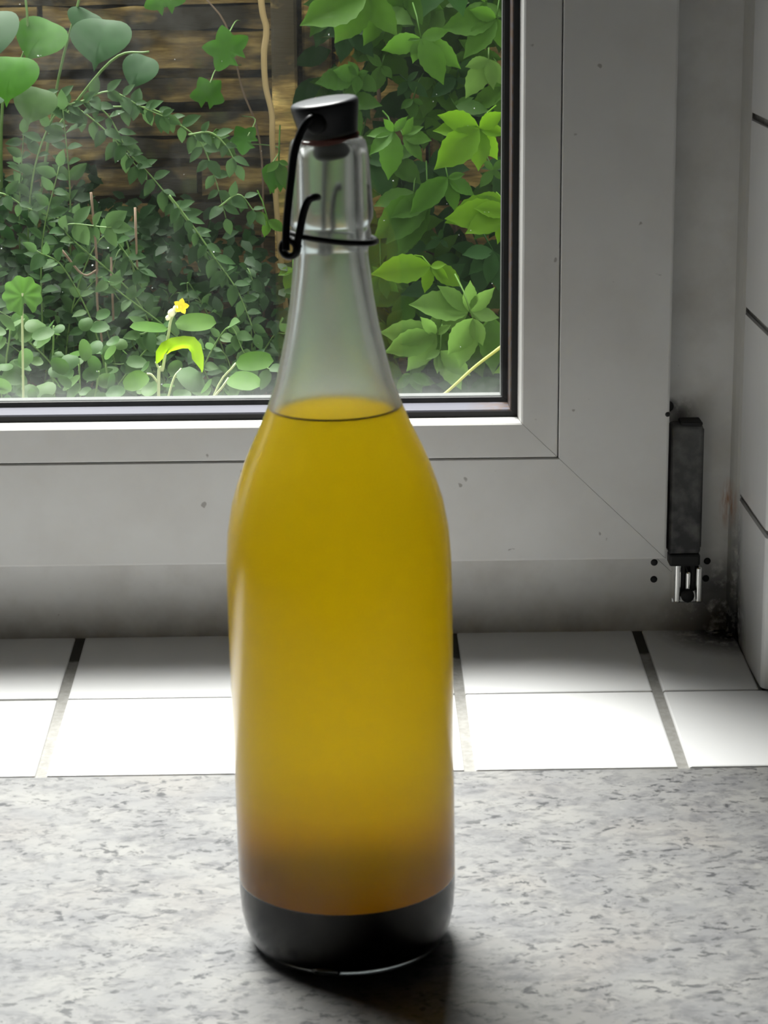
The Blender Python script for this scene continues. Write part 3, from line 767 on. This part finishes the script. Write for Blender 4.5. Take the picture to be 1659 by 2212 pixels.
for pts in ([(-.239, .125), (-.236, .062), (-.237, .016), (-.233, -.03)], [(-.222, .062), (-.222, .0)], [(-.197, .11), (-.197, .05)], [(-.27, .07), (-.25, .045), (-.235, .05)]):
    v, f = tube_geo([Vector((a, 1.42, b))-SO for a, b in spline([Vector((q[0], q[1], 0)) for q in pts], 4) for a, b in [(a, b)]] if False else [Vector((q.x, 1.42, q.y))-SO for q in spline([Vector((q[0], q[1], 0)) for q in pts], 4)], .0012, 5)
    o = mesh_obj('dry_stem', v, f, DRYSTEM, sh_, True)

# ---- heart-leaved climber, top left
HO = Vector((-.25, 1.60, -.70)); hc = empty('heart_leaved_climber', HO); tag(hc, 'climber with large blue-green heart-shaped leaves at top left', 'climbing plant')
def heart_leaf(tip, top, width, parent, O, shade, tilt=.35, nm='leaf'):
    tip, top = Vector(tip), Vector(top); d = tip-top; L = d.length*1.0
    pts = []
    n = 26
    for k in range(n):
        a = 2*pi*k/n                       # heart outline, notch at -x, point at +x
        r = 1-.10*max(0, cos(a-pi))**8
        x = cos(a)*.5*r; y = sin(a)*.5*(1.0+.10*cos(a-pi))
        if cos(a) > 0: y *= (1-.30*cos(a)**2.0)
        if k == 0: x = .68
        if k in (1, n-1): x, y = .52, .055*(1 if k == 1 else -1)
        if k in (2, n-2): x, y = .44, .17*(1 if k == 2 else -1)
        pts.append((x, y))
    V = [Vector((0, 0, .02))]; F = []
    for x, y in pts: V.append(Vector(((x)*L*.86, y*width, .10*abs(y)*width-.18*x*x*L)))
    mid = len(V)
    for x, y in pts: V.append(Vector((x*.55*L*.86, y*.55*width, .03*abs(y)*width+.001)))
    V[0] = Vector((0, 0, 0))
    for k in range(n):
        k2 = (k+1) % n; F.append((mid+k, 1+k, 1+k2, mid+k2)); F.append((0, mid+k, mid+k2))
    M = frame_to((tip+top)/2-O, d, (prnd.uniform(-.2, .2), -1, tilt))
    return mesh_obj(nm, [M @ q for q in V], F, LEAF[shade], parent, True)
heart_leaf((-.237, 1.475, .243), (-.2255, 1.51, .291), .062, hc, HO, 'heart', .3)
heart_leaf((-.204, 1.50, .219), (-.188, 1.53, .252), .036, hc, HO, 'heart', .5)
heart_leaf((-.310, 1.53, .246), (-.283, 1.56, .286), .055, hc, HO, 'ivy', .8)
heart_leaf((-.262, 1.55, .272), (-.245, 1.57, .292), .04, hc, HO, 'heart', .9)
heart_leaf((-.318, 1.43, .212), (-.312, 1.46, .258), .058, hc, HO, 'ivy', .6)
heart_leaf((-.345, 1.50, .245), (-.335, 1.55, .300), .05, hc, HO, 'heart', .6)
heart_leaf((-.300, 1.44, .190), (-.285, 1.46, .226), .045, hc, HO, 'round', .7)
heart_leaf((-.355, 1.46, .200), (-.335, 1.5, .236), .05, hc, HO, 'heart', .7)
for k in range(14):
    x = prnd.uniform(-.62, -.30); zv = prnd.uniform(.14, .45); y = prnd.uniform(1.45, 1.62); s = prnd.uniform(.035, .05)
    heart_leaf((x-.01, y-.02, zv-s), (x+.008, y, zv), s*1.05, hc, HO, prnd.choice(('heart', 'ivy', 'heart')), .5)
for pts in ([(-.40, 1.70, -.70), (-.36, 1.64, -.2), (-.30, 1.60, .16), (-.26, 1.57, .30), (-.22, 1.6, .42)], [(-.30, 1.60, .16), (-.23, 1.57, .24), (-.19, 1.56, .25)], [(-.36, 1.64, 0), (-.34, 1.56, .2), (-.31, 1.55, .27), (-.33, 1.6, .42)]):
    tube('stem', [Vector(p)-HO for p in pts], .0018, STEM, hc, 6, 6, .6)

# ---- ivy on the fence
IO = Vector((-.12, 1.66, -.70)); iv = empty('ivy', IO); tag(iv, 'thin ivy with a few lobed bright green leaves on the bare boards', 'climbing plant')
def lobed_leaf(c, size, lobes, depth, parent, O, shade, rot=0., tilt=.3, wav=.0, squash=1.0):
    n = 48; V = [Vector((0, 0, 0))]; F = []; ring1 = []
    for fr in (.55, 1.0):
        for k in range(n):
            a = 2*pi*k/n
            if lobes > 6: s = 1-abs(cos(a*lobes/2.0))**1.3
            else:
                q = (a*lobes/(2*pi)+.5) % 1; s = (2*min(q, 1-q))**.8
            r = size*(1-depth*s)*fr
            if abs(((a-pi+pi) % (2*pi))-pi) < .16: r *= .45      # notch at the stalk
            V.append(Vector((-r*cos(a), r*sin(a)*squash, (.10*r if fr == 1 else 0)+wav*size*sin(a*lobes)*fr)))
    for k in range(n):
        k2 = (k+1) % n
        F.append((0, 1+k, 1+k2)); F.append((1+k, 1+n+k, 1+n+k2, 1+k2))
    M = frame_to(Vector(c)-O, (cos(rot), -.25, sin(rot)), (0, -1, tilt))
    return mesh_obj('leaf', [M @ q for q in V], F, LEAF[shade], parent, True)
lobed_leaf((-.113, 1.60, .249), .027, 5, .42, iv, IO, 'ivy', radians(-40), .35)
lobed_leaf((-.176, 1.60, .302), .024, 5, .40, iv, IO, 'ivy', radians(-80), .35)
lobed_leaf((-.135, 1.62, .203), .020, 5, .35, iv, IO, 'ivy', radians(-100), .35)
lobed_leaf((-.098, 1.62, .155), .018, 5, .35, iv, IO, 'ivy', radians(-20), .4)
lobed_leaf((-.067, 1.60, .118), .019, 3, .25, iv, IO, 'ivy', radians(-80), .3, squash=.7)
lobed_leaf((-.150, 1.62, .350), .024, 5, .4, iv, IO, 'ivy', radians(-60), .3)
tube('stem', [Vector(p)-IO for p in [(-.10, 1.775, -.70), (-.09, 1.765, -.1), (-.085, 1.76, .12), (-.105, 1.75, .2), (-.12, 1.72, .27), (-.16, 1.74, .33), (-.15, 1.75, .45)]], .0015, DRYSTEM, iv, 6, 6, .6)
for c in ((-.113, .262), (-.172, .318), (-.132, .215), (-.094, .16), (-.07, .13)):
    tube('leaf_stalk', [Vector((c[0], 1.612, c[1]))-IO, Vector((c[0]+.006, 1.67, c[1]+.012))-IO, Vector((-.105, 1.74, c[1]+.01))-IO], .0007, STEM, iv, 5, 4)

# ---- low round-leaved plants just outside the pane
def round_mesh(wr, cup):
    n = 14; V = [Vector((.42, 0, 0))]; F = []
    for fr in (.55, 1.0):
        for k in range(n):
            a = 2*pi*k/n
            r = .5*fr
            x = .5-r*cos(a); y = wr*r*sin(a)*(1+.12*cos(a))
            if k == 0: x += .06*fr
            V.append(Vector((x, y, cup*fr*fr*.25)))
    for k in range(n):
        k2 = (k+1) % n; F.append((0, 1+k2, 1+k)); F.append((1+k, 1+k2, 1+n+k2, 1+n+k))
    me = bpy.data.meshes.new('leaf'); me.from_pydata([tuple(q) for q in V], [], F); me.update(); me.materials.append(LEAF['round'])
    me.polygons.foreach_set('use_smooth', [True]*len(me.polygons)); return me
RM = [round_mesh(.86, .5), round_mesh(.7, .3), round_mesh(.95, -.4)]
RO = Vector((-.20, 1.18, -.70)); rp = empty('round_leaved_ground_plant', RO); tag(rp, 'pale green round-leaved plant crowding the lower left of the pane', 'garden plant')
rrnd = random.Random(3)
for k in range(300):
    px = rrnd.uniform(-.36, -.045); d0 = rrnd.random()
    y = rrnd.uniform(1.02, 1.36)
    top = .075 if px < -.20 else .055-.5*max(0, px+.20)
    zv = top-(y-1.02)*.18-rrnd.random()**1.2*.17
    s = rrnd.uniform(.012, .023)*(1.0 if px < -.12 else .9)
    d = Vector((rrnd.uniform(-1, 1), rrnd.uniform(-.9, -.1), rrnd.uniform(-.7, .7))).normalized()
    o = link(bpy.data.objects.new('leaf', rrnd.choice(RM)), rp)
    o.matrix_local = frame_to(Vector((px, y, zv))-RO, d, (rrnd.uniform(-.5, .5), -rrnd.uniform(.4, 1), rrnd.uniform(.3, 1))) @ Matrix.Scale(s, 4)
    if k % 7 == 0:
        pts = [Vector((px, y, zv)), Vector((px+rrnd.uniform(-.01, .01), y+.01, zv-.07)), Vector((px*.85-.03, y+.04, zv-.22)), Vector((px*.5-.1, 1.2, -.70))]
        tube('stem', [p-RO for p in pts], .0009, STEM if k % 10 else PALESTEM, rp, 5, 4)

# ---- scalloped leaf plant at far left
GO = Vector((-.27, 1.05, -.70)); gp = empty('scalloped_leaf_plant', GO); tag(gp, 'round scalloped light green leaf standing above the ground plants at left', 'garden plant')
lobed_leaf((-.254, 1.02, .089), .0165, 9, .14, gp, GO, 'lobed', radians(-75), .55, .03)
lobed_leaf((-.30, 1.06, .070), .017, 9, .14, gp, GO, 'lobed', radians(-100), .6, .03)
for c in ((-.254, 1.02, .091), (-.30, 1.06, .072)):
    tube('stem', [Vector(c)-GO, Vector((c[0]-.004, c[1]+.012, c[2]-.06))-GO, Vector((-.27, 1.05, -.3))-GO, Vector((-.27, 1.05, -.70))-GO], .0010, PALESTEM, gp, 6, 6)

# ---- yellow-flowered weed close to the pane
WO = Vector((-.146, 1.0, -.70)); wd = empty('yellow_flowered_weed', WO); tag(wd, 'weed with one yellow flower and broad lime leaves near the pane', 'garden plant')
tube('stem', [Vector(p)-WO for p in [(-.150, 1.02, -.70), (-.148, 1.005, -.2), (-.146, 1.0, .012), (-.142, 1.0, .032), (-.137, 1.0, .058), (-.134, 1.0, .072), (-.128, .998, .081)]], .0015, PALESTEM, wd, 8, 8, .7)
# flower: five petals round a centre, and pale buds
fl = lathe('flower', [(0, .0012), (.0014, .0010), (.0018, 0), (.0010, -.0030), (0, -.0034)], PETAL, wd, 16); fl.location = Vector((-.1262, .997, .0825))-WO; fl.rotation_euler = (radians(70), 0, radians(25))
for k in range(5):
    v, f = leaf_geo(.0062, .0052, 5, .3, -.25); M = Matrix.Rotation(2*pi*k/5, 4, 'Z')
    mesh_obj('petal', [M @ (Vector(q)+Vector((.0006, 0, .0004))) for q in v], f, PETAL, fl, True)
for bx, by, bz, s in ((-.1335, .997, .0775, .0030), (-.1300, .996, .0815, .0022), (-.1365, .998, .0735, .0020)):
    o = lathe('bud', [(0, -1.3), (.5, -1.1), (.95, -.4), (1, .2), (.7, .9), (0, 1.4)], BUDW, wd, 14); o.location = Vector((bx, by, bz))-WO; o.scale = (s, s, s); o.rotation_euler = (.3, .5, 0)
def wleaf(base, tip, w, shade, droop=.1, nrm=(0, -1, .5), fold=.15, nm='leaf'):
    base, tip = Vector(base), Vector(tip); d = tip-base; L = d.length
    v, f = leaf_geo(L, w, 10, fold, droop, lambda t: sqrt(max(0, 1-(2*t-1)**2))**.8 if 0 < t < 1 else .03)
    M = frame_to(base-WO, d, nrm); o = mesh_obj(nm, [M @ Vector(q) for q in v], f, LEAF[shade], wd, True); return o
wleaf((-.131, 1.0, .069), (-.098, .99, .0705), .0175, 'weed', .02, (0, -1, .9))
wleaf((-.137, 1.0, .064), (-.166, .99, .0690), .013, 'weed', .05, (0, -1, 1.6))
# the curled lime leaf: an arched blade folded over
V, F = [], []
arc = [(-.147, .0380, .003), (-.1465, .0475, .009), (-.142, .0545, .0115), (-.134, .0585, .0125), (-.124, .0600, .0125), (-.1155, .0590, .0130), (-.1105, .0530, .0125), (-.1085, .0430, .0110), (-.1090, .0330, .0055), (-.1100, .0300, .001)]
for i, (x, zv, w) in enumerate(arc):
    cxm, czm = -.128, .035
    nx, nz = cxm-x, czm-zv; l = sqrt(nx*nx+nz*nz); nx, nz = nx/l, nz/l
    for t in (0, .5, 1): V.append(Vector((x+nx*w*t, .992-.010*sin(pi*t)*.6+.012*t, zv+nz*w*t)) - WO)
for i in range(len(arc)-1):
    for t in (0, 1): F.append((i*3+t, i*3+3+t, i*3+4+t, i*3+1+t))
o = mesh_obj('leaf', V, F, LEAF['lime'], wd, True); o['label'] = 'curled lime-green leaf'
wleaf((-.155, 1.0, .028), (-.171, .985, .020), .017, 'weed', .1, (0, -1, .8)); wleaf((-.128, 1.01, .030), (-.112, .985, .018), .018, 'round', .1, (0, -1, .9))
wleaf((-.090, 1.01, .022), (-.066, .985, .022), .019, 'weed', .1, (0, -1, .9)); wleaf((-.085, 1.03, .030), (-.055, 1.02, .035), .018, 'weed', .1, (0, -1, .8))
for pts in ([(-.146, 1.0, .02), (-.151, 1.0, .027), (-.155, 1.0, .028)], [(-.146, 1.0, -.02), (-.135, 1.005, .02), (-.128, 1.01, .030)], [(-.147, 1.0, -.15), (-.115, 1.01, -.02), (-.090, 1.01, .022)], [(-.147, 1.0, -.12), (-.105, 1.03, .0), (-.085, 1.03, .030)], [(-.143, 1.0, .03), (-.146, 1.0, .034), (-.147, .997, .038)]):
    tube('leaf_stalk', [Vector(p)-WO for p in pts], .0009, PALESTEM, wd, 6, 5)
